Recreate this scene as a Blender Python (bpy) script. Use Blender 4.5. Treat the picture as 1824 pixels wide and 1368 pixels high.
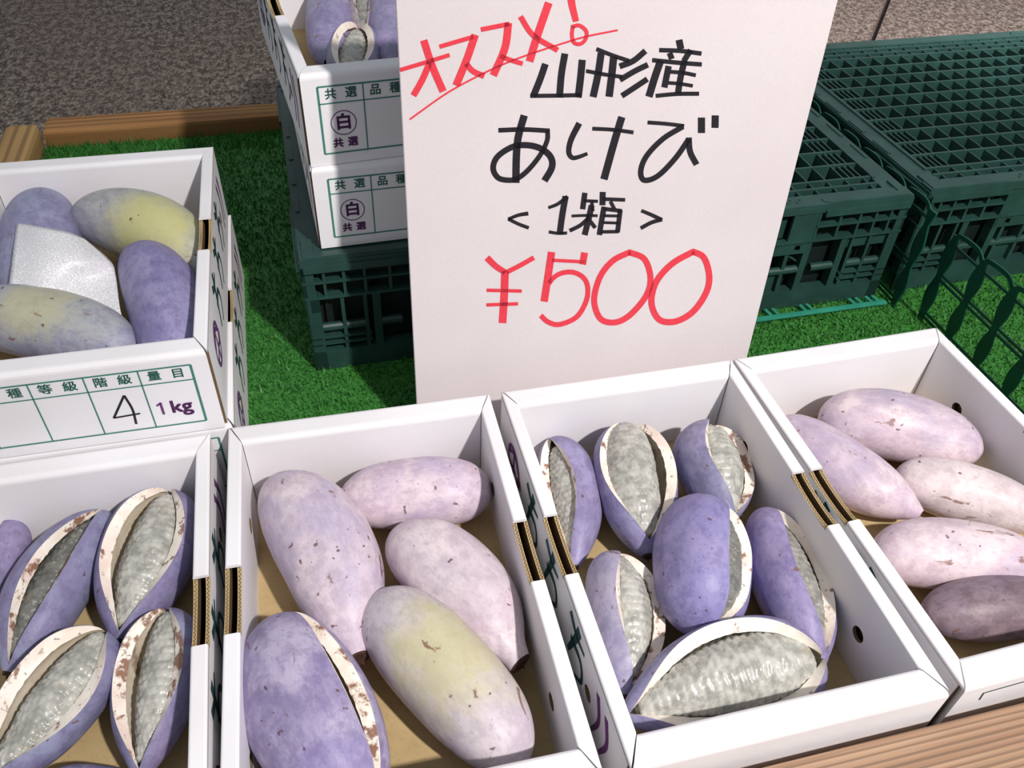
import bpy, bmesh, math, random
import numpy as np
from mathutils import Vector, Matrix, noise

scene = bpy.context.scene
for o in list(bpy.data.objects):
    bpy.data.objects.remove(o)
COL = scene.collection
random.seed(7)
RNG = np.random.default_rng(11)

# ------------------------------------------------------------------ camera
CAM_R = np.array([[0.9701942674521666, -0.23951685876740172, 0.03680703423464417],
                  [-0.13525627667723183, -0.6612617380491954, -0.73786086317921],
                  [0.20106919958652508, 0.7108899972276675, -0.6739485060590908]])   # rows: right, down, forward
CAM_C = np.array([-0.12573112, -0.17061298, 0.53275117])
CAM_F = 1507.006
cam_data = bpy.data.cameras.new('camera')
cam_data.sensor_fit = 'HORIZONTAL'
cam_data.sensor_width = 36.0
cam_data.lens = CAM_F / 1824.0 * 36.0
cam_data.clip_start = 0.01
cam = bpy.data.objects.new('camera', cam_data)
COL.objects.link(cam)
rm = Matrix(((CAM_R[0][0], -CAM_R[1][0], -CAM_R[2][0], CAM_C[0]),
             (CAM_R[0][1], -CAM_R[1][1], -CAM_R[2][1], CAM_C[1]),
             (CAM_R[0][2], -CAM_R[1][2], -CAM_R[2][2], CAM_C[2]),
             (0, 0, 0, 1)))
cam.matrix_world = rm
scene.camera = cam

# ------------------------------------------------------------------ light, exposure
scene.view_settings.view_transform = 'Standard'
scene.view_settings.look = 'None'
scene.view_settings.gamma = 1.0
scene.view_settings.use_curve_mapping = False
scene.view_settings.exposure = 0.3
world = bpy.data.worlds.new('evening_street')
scene.world = world
world.use_nodes = True
bg = world.node_tree.nodes['Background']
bg.inputs[0].default_value = (0.86, 0.93, 1.0, 1)
bg.inputs[1].default_value = 0.30
sl = bpy.data.lights.new('shop_spotlight', 'SPOT')
sl.energy = 132.0
sl.color = (1.0, 0.95, 0.92)
sl.spot_size = math.radians(78)
sl.spot_blend = 0.9
sl.shadow_soft_size = 0.035
slo = bpy.data.objects.new('shop_spotlight', sl)
COL.objects.link(slo)
slo.location = (0.52, -0.86, 1.50)
slo.rotation_euler = (Vector((0.42, 0.30, 0.0)) - slo.location).to_track_quat('-Z', 'Y').to_euler()

s2 = bpy.data.lights.new('fill_spot_right', 'SPOT')  # unseen spot, added to brighten the pavement and crate at back right
s2.energy = 320.0
s2.color = (1.0, 0.92, 0.90)
s2.spot_size = math.radians(50)
s2.spot_blend = 0.9
s2.shadow_soft_size = 0.04
s2o = bpy.data.objects.new('fill_spot_right', s2)
COL.objects.link(s2o)
s2o.location = (1.35, -0.25, 1.55)
s2o.rotation_euler = (Vector((1.18, 1.45, -0.1)) - s2o.location).to_track_quat('-Z', 'Y').to_euler()

# ------------------------------------------------------------------ geometry of the view: a pixel of the photograph meets a plane of the place
def ray(px, py):
    return CAM_R.T @ np.array([(px - 912.0) / CAM_F, (py - 684.0) / CAM_F, 1.0])

def at(px, py, z):
    d = ray(px, py)
    return CAM_C + d * ((z - CAM_C[2]) / d[2])

def at_plane(px, py, p0, n):
    d = ray(px, py)
    return CAM_C + d * (np.dot(np.array(p0) - CAM_C, n) / np.dot(d, n))

def depth(P):
    return float(CAM_R[2] @ (np.array(P) - CAM_C))

# ------------------------------------------------------------------ materials
def lin(c):
    out = []
    for v in c[:3]:
        v /= 255.0
        out.append(v / 12.92 if v <= 0.04045 else ((v + 0.055) / 1.055) ** 2.4)
    return (*out, 1.0)

class NT:
    def __init__(self, name):
        self.m = bpy.data.materials.new(name)
        self.m.use_nodes = True
        self.t = self.m.node_tree
        self.b = self.t.nodes['Principled BSDF']
        self.co = None
    def n(self, typ, **kw):
        nd = self.t.nodes.new(typ)
        for k, v in kw.items():
            setattr(nd, k, v)
        return nd
    def link(self, a, b):
        self.t.links.new(a, b)
    def coord(self, off=(0, 0, 0), scale=(1, 1, 1), kind='Object', rot=(0, 0, 0)):
        tc = self.n('ShaderNodeTexCoord')
        mp = self.n('ShaderNodeMapping')
        mp.inputs['Location'].default_value = off
        mp.inputs['Scale'].default_value = scale
        mp.inputs['Rotation'].default_value = rot
        self.link(tc.outputs[kind], mp.inputs['Vector'])
        return mp.outputs[0]
    def noise(self, vec, scale, detail=3.0, rough=0.55, dist=0.0):
        nd = self.n('ShaderNodeTexNoise')
        nd.inputs['Scale'].default_value = scale
        nd.inputs['Detail'].default_value = detail
        nd.inputs['Roughness'].default_value = rough
        nd.inputs['Distortion'].default_value = dist
        self.link(vec, nd.inputs['Vector'])
        return nd.outputs['Fac']
    def ramp(self, fac, lo, hi, a=0.0, b=1.0):
        nd = self.n('ShaderNodeMapRange', interpolation_type='SMOOTHSTEP')
        nd.inputs['From Min'].default_value = lo
        nd.inputs['From Max'].default_value = hi
        nd.inputs['To Min'].default_value = a
        nd.inputs['To Max'].default_value = b
        self.link(fac, nd.inputs['Value'])
        return nd.outputs['Result']
    def math(self, op, a, b):
        nd = self.n('ShaderNodeMath', operation=op)
        for i, v in enumerate((a, b)):
            if isinstance(v, (int, float)):
                nd.inputs[i].default_value = v
            else:
                self.link(v, nd.inputs[i])
        return nd.outputs[0]
    def mix(self, fac, a, b, blend='MIX'):
        nd = self.n('ShaderNodeMix', data_type='RGBA', blend_type=blend)
        for idx, v in ((0, fac), (6, a), (7, b)):
            if isinstance(v, (int, float)):
                nd.inputs[idx].default_value = v
            elif isinstance(v, tuple):
                nd.inputs[idx].default_value = v
            else:
                self.link(v, nd.inputs[idx])
        return nd.outputs[2]
    def bump(self, h, dist, strength=1.0):
        nd = self.n('ShaderNodeBump')
        nd.inputs['Distance'].default_value = dist
        nd.inputs['Strength'].default_value = strength
        self.link(h, nd.inputs['Height'])
        self.link(nd.outputs[0], self.b.inputs['Normal'])
    def done(self, col=None, rough=0.5, spec=0.5):
        if col is not None:
            if isinstance(col, tuple):
                self.b.inputs['Base Color'].default_value = col
            else:
                self.link(col, self.b.inputs['Base Color'])
        self.b.inputs['Roughness'].default_value = rough
        self.b.inputs['Specular IOR Level'].default_value = spec
        return self.m

def plain(name, c, rough=0.5, spec=0.5, var=0.06, sc=60.0):
    t = NT(name)
    v = t.coord()
    f = t.ramp(t.noise(v, sc), 0.3, 0.7)
    a = lin(c)
    lo = tuple(x * (1 - var) for x in a[:3]) + (1,)
    hi = tuple(min(1, x * (1 + var)) for x in a[:3]) + (1,)
    return t.done(t.mix(f, lo, hi), rough, spec)

def make_card():
    t = NT('white_cardboard')
    v = t.coord()
    f = t.ramp(t.noise(v, 9.0, 2), 0.3, 0.7)
    c = t.mix(f, lin((231, 228, 230)), lin((239, 237, 240)))
    st = t.ramp(t.noise(v, 34.0, 4, 0.6), 0.70, 0.78, 0, 0.35)
    c = t.mix(st, c, lin((190, 172, 150)))
    w = t.noise(t.coord(scale=(1, 1, 1)), 140.0, 2)
    t.bump(w, 0.0004, 0.35)
    return t.done(c, 0.55, 0.35)

def make_kraft():
    t = NT('kraft_cardboard')
    v = t.coord()
    c = t.mix(t.ramp(t.noise(v, 18.0, 4), 0.3, 0.7), lin((176, 152, 108)), lin((196, 172, 128)))
    c = t.mix(t.ramp(t.noise(v, 420.0, 2), 0.55, 0.75, 0, 0.25), c, lin((130, 106, 70)))
    return t.done(c, 0.8, 0.2)

CARD = make_card()
KRAFT = make_kraft()
KRAFT_DARK = plain('brown_fluting', (120, 98, 70), 0.85, 0.15, 0.15, 300)
GAP = plain('kraft_shadow_side', (112, 92, 70), 0.9, 0.1, 0.1)
PRINT_GREEN = plain('green_print', (66, 128, 116), 0.5, 0.3, 0.08, 400)
PRINT_PURPLE = plain('purple_print', (112, 62, 118), 0.5, 0.3, 0.08, 400)
INK_BLACK = plain('black_marker', (36, 34, 40), 0.45, 0.35, 0.1, 400)
INK_RED = plain('red_marker', (224, 62, 76), 0.45, 0.35, 0.06, 400)
DARK_BLACK_GREEN = plain('dark_green_print', (40, 74, 74), 0.5, 0.3)

def skin_mat(name, a, b, seed, hi=None, yellow=0.0, yc=(0, 0, 0.02), yr=0.05, scar=0.3, spots=0.4, tone=(0.42, 0.58), bruise=0.0):
    """bloomy akebi skin: a, b two skin tones mixed in soft clouds, yellow = unripe flush round a point of the fruit"""
    t = NT(name)
    off = (seed * 1.37, seed * 0.71, seed * 2.11)
    v = t.coord(off)
    c = t.mix(t.ramp(t.noise(v, 26.0, 4, 0.6, 0.4), tone[0], tone[1]), lin(a), lin(b))
    if hi:
        c = t.mix(t.ramp(t.noise(t.coord((off[1], off[0], 3.0)), 18.0, 3), 0.46, 0.66, 0, 0.8), c, lin(hi))
    # fine bloom, streaked lengthwise
    fine = t.noise(t.coord(off, (0.35, 1, 1)), 170.0, 5, 0.7)
    c = t.mix(t.ramp(fine, 0.35, 0.7, 0, 0.30), c, lin(tuple(min(255, x + 20) for x in b)))
    fine2 = t.noise(t.coord((off[2], off[1], off[0]), (0.5, 1, 1)), 320.0, 3, 0.7)
    c = t.mix(t.ramp(fine2, 0.52, 0.72, 0, 0.35), c, lin(tuple(max(0, x - 32) for x in a)))
    mott = t.noise(t.coord((off[0], off[2], 7.0)), 95.0, 5, 0.72)
    c = t.mix(t.ramp(mott, 0.46, 0.62, 0, 0.42), c, lin(tuple(max(0, x - 26) for x in a)))
    if yellow > 0:
        tc = t.n('ShaderNodeTexCoord')
        d = t.n('ShaderNodeVectorMath', operation='DISTANCE')
        t.link(tc.outputs['Object'], d.inputs[0])
        d.inputs[1].default_value = yc
        dd = t.math('ADD', d.outputs['Value'], t.math('MULTIPLY', t.math('SUBTRACT', t.noise(v, 45.0, 5, 0.65), 0.5), yr * 1.3))
        c = t.mix(t.ramp(dd, yr * 0.25, yr, yellow, 0.0), c, lin((196, 192, 128)))
    if bruise > 0:
        c = t.mix(t.ramp(t.noise(t.coord((off[2], off[2], 1.0)), 22.0, 4, 0.6), 0.56, 0.68, 0, bruise), c, lin((84, 62, 66)))
    sc = t.noise(t.coord((off[1], 5.0, off[0]), (0.6, 1, 1)), 62.0, 5, 0.62, 0.6)
    c = t.mix(t.ramp(sc, 0.672 - 0.045 * scar, 0.715 - 0.04 * scar, 0, 0.8), c, lin((122, 82, 66)))
    sp = t.noise(t.coord((2.0, off[1], off[2])), 175.0, 1.5, 0.5)
    c = t.mix(t.ramp(sp, 0.730 - 0.03 * spots, 0.775 - 0.03 * spots, 0, 0.8), c, lin((96, 66, 64)))
    t.bump(t.noise(v, 60.0, 5, 0.6), 0.0016, 0.45)
    return t.done(c, 0.46, 0.32)

def rim_mat(name, seed, brown=0.5):
    t = NT(name)
    v = t.coord((seed, seed * 0.3, 1.0))
    c = t.mix(t.ramp(t.noise(v, 60.0, 3), 0.35, 0.65), lin((238, 226, 212)), lin((248, 240, 230)))
    c = t.mix(t.ramp(t.noise(v, 34.0, 3), 0.5, 0.66, 0, 0.5), c, lin((226, 196, 186)))
    lo = 0.665 - 0.19 * brown
    c = t.mix(t.ramp(t.noise(t.coord((1.0, seed, seed)), 85.0, 5, 0.62), lo, lo + 0.09, 0, 0.9), c, lin((128, 80, 52)))
    c = t.mix(t.ramp(t.noise(t.coord((4.0, seed, 2.0)), 210.0, 3, 0.6), 0.64, 0.72, 0, 0.7), c, lin((96, 56, 40)))
    t.bump(t.noise(v, 240.0, 4), 0.0010, 0.5)
    return t.done(c, 0.55, 0.35)

def inner_mat(name, seed, brown=0.3):
    t = NT(name)
    v = t.coord((seed, seed * 0.3, 1.0))
    c = t.mix(t.ramp(t.noise(v, 40.0, 4), 0.35, 0.65), lin((206, 192, 168)), lin((226, 214, 196)))
    c = t.mix(t.ramp(t.noise(v, 30.0, 4, 0.6), 0.66 - 0.16 * brown, 0.78 - 0.16 * brown, 0, 0.8), c, lin((128, 98, 66)))
    return t.done(c, 0.5, 0.4)

def pulp_mat(name, seed, dark=0.0):
    t = NT(name)
    v = t.coord((seed, 2.0, seed))
    k = 1 - 0.5 * dark
    c = t.mix(t.ramp(t.noise(v, 120.0, 4), 0.35, 0.65), lin(tuple(x * k for x in (150, 150, 143))), lin(tuple(x * k for x in (190, 189, 181))))
    c = t.mix(t.ramp(t.noise(v, 36.0, 3), 0.62, 0.74, 0, 0.5), c, lin((190, 170, 126)))
    c = t.mix(t.ramp(t.noise(t.coord((3.0, seed, 1.0)), 330.0, 3), 0.55, 0.72, 0, 0.35), c, lin((218, 216, 206)))
    t.b.inputs['Subsurface Weight'].default_value = 0.25
    t.b.inputs['Subsurface Radius'].default_value = (0.004, 0.004, 0.003)
    t.b.inputs['Subsurface Scale'].default_value = 0.6
    t.b.inputs['Coat Weight'].default_value = 0.14
    t.b.inputs['Coat Roughness'].default_value = 0.12
    return t.done(c, 0.36, 0.45)

STEM = plain('brown_stem', (74, 52, 44), 0.8, 0.2, 0.3, 300)

def green_plastic(name, c, rough=0.38):
    t = NT(name)
    v = t.coord()
    col = t.mix(t.ramp(t.noise(v, 30.0, 4), 0.35, 0.7), lin(c), lin(tuple(x * 1.16 for x in c)))
    col = t.mix(t.ramp(t.noise(v, 260.0, 4, 0.7), 0.66, 0.8, 0, 0.3), col, lin((120, 128, 118)))
    return t.done(col, rough, 0.5)
CRATE_MAT = green_plastic('dark_green_plastic', (35, 63, 58))
CRATE_SHADE = green_plastic('dark_green_plastic_shaded', (16, 28, 27), 0.5)  # same crate green darkened: shade inside the crate painted into the colour
DIVIDER_MAT = green_plastic('green_divider_plastic', (18, 66, 52), 0.3)
DIVIDER_LIT_EDGE = green_plastic('lit_edge_divider_plastic', (48, 132, 110), 0.3)  # divider plastic lightened to teal: light on its translucent edge painted in

def wood(name, a, b, axis='X', sc=1.0):
    t = NT(name)
    scale = (1.2, 26, 26) if axis == 'X' else (26, 1.2, 26)
    v = t.coord((0.3, 0.7, 0.1), tuple(s * sc for s in scale))
    w = t.n('ShaderNodeTexNoise')
    w.inputs['Scale'].default_value = 2.0
    w.inputs['Detail'].default_value = 6
    w.inputs['Distortion'].default_value = 0.5
    t.link(v, w.inputs['Vector'])
    c = t.mix(t.ramp(w.outputs['Fac'], 0.3, 0.7), lin(a), lin(b))
    wv = t.n('ShaderNodeTexWave', wave_type='BANDS', bands_direction='Y' if axis == 'X' else 'X')
    wv.inputs['Scale'].default_value = 1.15
    wv.inputs['Distortion'].default_value = 5.0
    wv.inputs['Detail'].default_value = 3
    wv.inputs['Detail Scale'].default_value = 0.7
    t.link(v, wv.inputs['Vector'])
    c = t.mix(t.ramp(wv.outputs['Fac'], 0.55, 0.95, 0, 0.55), c, lin(tuple(x * 0.62 for x in a)))
    kn = t.noise(t.coord((5, 2, 1), (0.6, 2.0, 2.0) if axis == 'X' else (2, .6, 2)), 16.0, 2)
    c = t.mix(t.ramp(kn, 0.70, 0.78, 0, 0.5), c, lin(tuple(x * 0.5 for x in a)))
    t.bump(wv.outputs['Fac'], 0.0006, 0.5)
    return t.done(c, 0.7, 0.25)
WOOD_X = wood('pale_pine', (154, 122, 98), (176, 144, 118), 'X', 2.6)
WOOD_X2 = wood('weathered_pine', (150, 104, 62), (178, 134, 84), 'X')
WOOD_Y = wood('weathered_pine_side', (150, 116, 74), (176, 142, 92), 'Y', 0.8)

def make_turf():
    t = NT('green_turf')
    v = t.coord()
    c = t.mix(t.ramp(t.noise(v, 320.0, 3, 0.7), 0.3, 0.7), lin((30, 86, 36)), lin((70, 140, 56)))
    c = t.mix(t.ramp(t.noise(v, 900.0, 2, 0.6), 0.6, 0.75, 0, 0.7), c, lin((120, 190, 80)))
    return t.done(c, 0.55, 0.4)
TURF = make_turf()

def make_ground():
    t = NT('rough_pavement')
    v = t.coord(scale=(1.0, 0.55, 1.0))
    n1 = t.noise(v, 90.0, 4, 0.65, 0.2)
    n2 = t.noise(v, 210.0, 3, 0.7)
    n3 = t.noise(v, 3.0, 3)
    c = t.mix(t.ramp(n1, 0.40, 0.62), lin((92, 82, 76)), lin((158, 145, 134)))
    c = t.mix(t.ramp(n2, 0.54, 0.66, 0, 0.75), c, lin((196, 184, 170)))
    c = t.mix(t.ramp(n2, 0.34, 0.46, 0.75, 0), c, lin((58, 52, 50)))
    c = t.mix(t.ramp(n3, 0.35, 0.65, 0, 0.25), c, lin((132, 112, 108)))
    t.bump(t.math('ADD', n1, t.math('MULTIPLY', n2, 0.5)), 0.016, 0.9)
    return t.done(c, 0.9, 0.15)
GROUND = make_ground()
GROUT = plain('joint_mortar', (96, 86, 82), 0.9, 0.1, 0.2, 90)

# ------------------------------------------------------------------ mesh helpers
class MB:
    def __init__(self):
        self.v, self.f, self.m = [], [], []
    def add(self, verts, faces, mat=0):
        k = len(self.v)
        self.v += [tuple(map(float, p)) for p in verts]
        self.f += [tuple(i + k for i in f) for f in faces]
        self.m += ([mat] * len(faces)) if isinstance(mat, int) else list(mat)
    def box(self, x0, x1, y0, y1, z0, z1, mat=0):
        v = [(x0, y0, z0), (x1, y0, z0), (x1, y1, z0), (x0, y1, z0), (x0, y0, z1), (x1, y0, z1), (x1, y1, z1), (x0, y1, z1)]
        f = [(3, 2, 1, 0), (4, 5, 6, 7), (0, 1, 5, 4), (1, 2, 6, 5), (2, 3, 7, 6), (3, 0, 4, 7)]
        self.add(v, f, mat)
    def prism(self, poly, z0, z1, mat=0, to=lambda a, b, c: (a, b, c)):
        n = len(poly)
        v = [to(p[0], p[1], z0) for p in poly] + [to(p[0], p[1], z1) for p in poly]
        f = [tuple(range(n - 1, -1, -1)), tuple(range(n, 2 * n))]
        f += [(i, (i + 1) % n, n + (i + 1) % n, n + i) for i in range(n)]
        self.add(v, f, mat)
    def bar(self, p, q, w, h, up=(0, 0, 1), mat=0):
        p, q, up = Vector(p), Vector(q), Vector(up)
        d = (q - p).normalized()
        s = d.cross(up).normalized()
        u = s.cross(d).normalized()
        v = []
        for e in (p, q):
            for a, b in ((-1, -1), (1, -1), (1, 1), (-1, 1)):
                v.append(e + s * (a * w / 2) + u * (b * h / 2))
        self.add(v, [(0, 1, 2, 3), (7, 6, 5, 4), (0, 4, 5, 1), (1, 5, 6, 2), (2, 6, 7, 3), (3, 7, 4, 0)], mat)
    def cyl(self, p, q, r, n=10, mat=0, r2=None):
        p, q = Vector(p), Vector(q)
        d = (q - p).normalized()
        a = d.orthogonal().normalized()
        b = d.cross(a)
        r2 = r if r2 is None else r2
        v = [p + (a * math.cos(t) + b * math.sin(t)) * r for t in [2 * math.pi * i / n for i in range(n)]]
        v += [q + (a * math.cos(t) + b * math.sin(t)) * r2 for t in [2 * math.pi * i / n for i in range(n)]]
        f = [(i, (i + 1) % n, n + (i + 1) % n, n + i) for i in range(n)]
        f += [tuple(range(n - 1, -1, -1)), tuple(range(n, 2 * n))]
        self.add(v, f, mat)
    def build(self, name, mats, parent=None, smooth=False, bevel=0.0, segs=2):
        me = bpy.data.meshes.new(name)
        me.from_pydata(self.v, [], self.f)
        for m in (mats if isinstance(mats, (list, tuple)) else [mats]):
            me.materials.append(m)
        me.polygons.foreach_set('material_index', self.m)
        if smooth:
            me.polygons.foreach_set('use_smooth', [True] * len(me.polygons))
        me.update()
        bm = bmesh.new()
        bm.from_mesh(me)
        bmesh.ops.recalc_face_normals(bm, faces=bm.faces)
        if bevel > 0:
            bmesh.ops.bevel(bm, geom=list(bm.edges), offset=bevel, segments=segs, affect='EDGES', profile=0.6, clamp_overlap=True)
        bm.to_mesh(me)
        bm.free()
        ob = bpy.data.objects.new(name, me)
        COL.objects.link(ob)
        if parent:
            ob.parent = parent
        return ob

def empty(name, loc, rz, label, cat, group=None):
    o = bpy.data.objects.new(name, None)
    COL.objects.link(o)
    o.empty_display_size = 0.02
    o.location = loc
    o.rotation_euler = (0, 0, rz)
    o['label'] = label
    o['category'] = cat
    if group:
        o['group'] = group
    return o

def grid_mesh(name, P, mat, parent, mats=None, closed_v=False, faces_mat=None, weld=False):
    """P: (nu, nv, 3) array"""
    nu, nv = P.shape[:2]
    idx = np.arange(nu * nv).reshape(nu, nv)
    a = idx[:-1, :-1].ravel(); b = idx[1:, :-1].ravel(); c = idx[1:, 1:].ravel(); d = idx[:-1, 1:].ravel()
    faces = np.stack([a, b, c, d], 1)
    if closed_v:
        a = idx[:-1, -1]; b = idx[1:, -1]; c = idx[1:, 0]; d = idx[:-1, 0]
        faces = np.concatenate([faces, np.stack([a, b, c, d], 1)])
    return P.reshape(-1, 3), faces

def np_object(name, V, Fc, mats, parent=None, midx=None, weld=0.0, smooth=True):
    me = bpy.data.meshes.new(name)
    me.from_pydata(V.tolist(), [], [list(map(int, f)) for f in Fc])
    for m in (mats if isinstance(mats, (list, tuple)) else [mats]):
        me.materials.append(m)
    if midx is not None:
        me.polygons.foreach_set('material_index', np.asarray(midx, dtype=np.int32))
    if weld > 0:
        bm = bmesh.new()
        bm.from_mesh(me)
        bmesh.ops.remove_doubles(bm, verts=bm.verts, dist=weld)
        bmesh.ops.dissolve_degenerate(bm, dist=1e-7, edges=bm.edges)
        bmesh.ops.recalc_face_normals(bm, faces=bm.faces)
        bm.to_mesh(me)
        bm.free()
    if smooth:
        me.polygons.foreach_set('use_smooth', [True] * len(me.polygons))
    me.update()
    ob = bpy.data.objects.new(name, me)
    COL.objects.link(ob)
    if parent:
        ob.parent = parent
    return ob

def spline(pts, k=8):
    """Catmull-Rom through 2-D points"""
    P = [np.array(p, float) for p in pts]
    if len(P) < 3:
        return P
    Q = [2 * P[0] - P[1]] + P + [2 * P[-1] - P[-2]]
    out = []
    for i in range(1, len(Q) - 2):
        for s in range(k):
            t = s / k
            a, b, c, d = Q[i - 1], Q[i], Q[i + 1], Q[i + 2]
            out.append(0.5 * (2 * b + (c - a) * t + (2 * a - 5 * b + 4 * c - d) * t * t + (3 * b - a - 3 * c + d) * t ** 3))
    out.append(P[-1])
    return out

def ribbon2d(pts, w, w1=None):
    """left and right edges of a marker stroke"""
    P = [np.array(p, float) for p in pts]
    n = len(P)
    L, R = [], []
    for i in range(n):
        a = P[max(0, i - 1)]
        b = P[min(n - 1, i + 1)]
        if 0 < i < n - 1:
            d0 = (P[i] - a) / (np.linalg.norm(P[i] - a) + 1e-9)
            d1 = (b - P[i]) / (np.linalg.norm(b - P[i]) + 1e-9)
            d = d0 + d1
            ln = np.linalg.norm(d)
            d = d / ln if ln > 0.2 else d1
            k = min(1.6, 1.0 / max(0.3, abs(float(np.dot(d, d1)))))
        else:
            d = (b - a) / (np.linalg.norm(b - a) + 1e-9)
            k = 1.0
        ww = w if w1 is None else w + (w1 - w) * i / (n - 1)
        nn = np.array([-d[1], d[0]]) * ww / 2 * k
        L.append(P[i] + nn)
        R.append(P[i] - nn)
    return L, R

def text_mesh(body, size, bold=0.0):
    cu = bpy.data.curves.new('lettering', 'FONT')
    cu.body = body
    cu.size = size
    cu.align_x = 'CENTER'
    cu.align_y = 'CENTER'
    cu.offset = bold
    cu.resolution_u = 4
    ob = bpy.data.objects.new('lettering', cu)
    COL.objects.link(ob)
    dg = bpy.context.evaluated_depsgraph_get()
    ev = ob.evaluated_get(dg)
    me = ev.to_mesh()
    V = [tuple(v.co) for v in me.vertices]
    Fc = [tuple(p.vertices) for p in me.polygons]
    ev.to_mesh_clear()
    bpy.data.objects.remove(ob)
    bpy.data.curves.remove(cu)
    return V, Fc

# ------------------------------------------------------------------ the ground and the wooden stand
GZ = -0.10
def build_floor():
    root = MB()
    root.box(-3.0, 4.0, -2.5, 5.0, GZ - 0.06, GZ - 0.012)
    fl = root.build('floor', GROUT)
    fl['kind'] = 'structure'
    # the joint between two pavement fields, seen upper right
    a = at(1570, 30, GZ); b = at(1582, 0, GZ)
    d = (b - a) / np.linalg.norm(b - a)
    n = np.array([-d[1], d[0], 0.0])
    def edge(off, s):
        p = a + n * off + d * s
        return (p[0], p[1])
    for sgn in (1, -1):
        e0 = edge(0.006 * sgn, -6.0); e1 = edge(0.006 * sgn, 7.0)
        far0 = edge(5.0 * sgn, -6.0); far1 = edge(5.0 * sgn, 7.0)
        poly = [e0, e1, far1, far0] if sgn < 0 else [e0, far0, far1, e1]
        m = MB()
        m.prism(poly, GZ - 0.02, GZ)
        m.build('paving_slab', GROUND, fl)
build_floor()

def build_stand():
    st = empty('wooden_stand', (0.1, 0.45, GZ), 0, 'low pine display stand, its rails framing the green turf under the boxes', 'stand')
    def part(name, x0, x1, y0, y1, z0, z1, mat, bev=0.004):
        m = MB()
        m.box(x0 - 0.1, x1 - 0.1, y0 - 0.45, y1 - 0.45, z0 - GZ, z1 - GZ)
        return m.build(name, mat, st, bevel=bev)
    part('front_rail', -0.60, 1.02, -0.13, -0.006, -0.03, 0.0525, WOOD_X, 0.003)
    part('back_rail', -0.448, 1.02, 0.952, 0.995, -0.03, 0.021, WOOD_X2, 0.005)
    part('side_rail', -0.490, -0.451, -0.004, 0.965, -0.03, 0.028, WOOD_Y, 0.007)
    part('side_rail', 0.98, 1.02, -0.004, 0.950, -0.03, 0.028, WOOD_Y, 0.007)
    part('bed_board', -0.450, 0.979, -0.004, 0.950, -0.03, -0.004, WOOD_X2, 0.001)
    for x in (-0.43, 0.93):
        for y in (0.02, 0.90):
            part('leg', x, x + 0.05, y, y + 0.04, GZ, -0.0305, WOOD_Y, 0.003)
build_stand()

def build_turf():
    m = MB()
    m.box(-0.449, 0.978, -0.003, 0.949, -0.0035, 0.0)
    t = m.build('artificial_turf_mat', TURF)
    t['label'] = 'dark green artificial turf mat lying in the wooden stand'
    t['category'] = 'mat'
    n = 150000
    x = RNG.uniform(-0.447, 0.90, n); y = RNG.uniform(0.0, 0.947, n)
    keep = ~((x < 0.40) & (y < 0.29)) & ~((x > -0.13) & (x < 0.44) & (y > 0.48) & (y < 0.80)) & ~((x > 0.50) & (y > 0.48) & (y < 0.8))
    x, y = x[keep], y[keep]
    n = len(x)
    ang = RNG.uniform(0, 2 * np.pi, n); w = RNG.uniform(0.0006, 0.0012, n)
    h = RNG.uniform(0.003, 0.0065, n); lx = RNG.normal(0, 0.0022, n); ly = RNG.normal(0, 0.0022, n)
    # curled edge at the back
    edge = (y > 0.90) | ((x < -0.42) & (y > 0.86))
    h = np.where(edge, h * 1.8, h)
    A = np.stack([x - np.cos(ang) * w, y - np.sin(ang) * w, np.zeros(n)], 1)
    B = np.stack([x + np.cos(ang) * w, y + np.sin(ang) * w, np.zeros(n)], 1)
    Cc = np.stack([x + lx, y + ly, h], 1)
    V = np.stack([A, B, Cc], 1).reshape(-1, 3)
    me = bpy.data.meshes.new('turf_pile')
    me.vertices.add(3 * n); me.loops.add(3 * n); me.polygons.add(n)
    me.vertices.foreach_set('co', V.ravel())
    me.loops.foreach_set('vertex_index', np.arange(3 * n, dtype=np.int32))
    me.polygons.foreach_set('loop_start', np.arange(0, 3 * n, 3, dtype=np.int32))
    me.materials.append(TURF)
    me.update(); me.validate()
    o = bpy.data.objects.new('turf_pile', me)
    COL.objects.link(o); o.parent = t
    o['kind'] = 'stuff'
build_turf()

# ------------------------------------------------------------------ cardboard boxes
BW, BL, BH, BS, BT = 0.200, 0.307, 0.0743, 0.0102, 0.0196
SLOT = (0.128, 0.178)
HOLES = [(0.0655, 0.036, 0.0058), (0.2400, 0.036, 0.0058)]
FLOOR_T = 0.004

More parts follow.
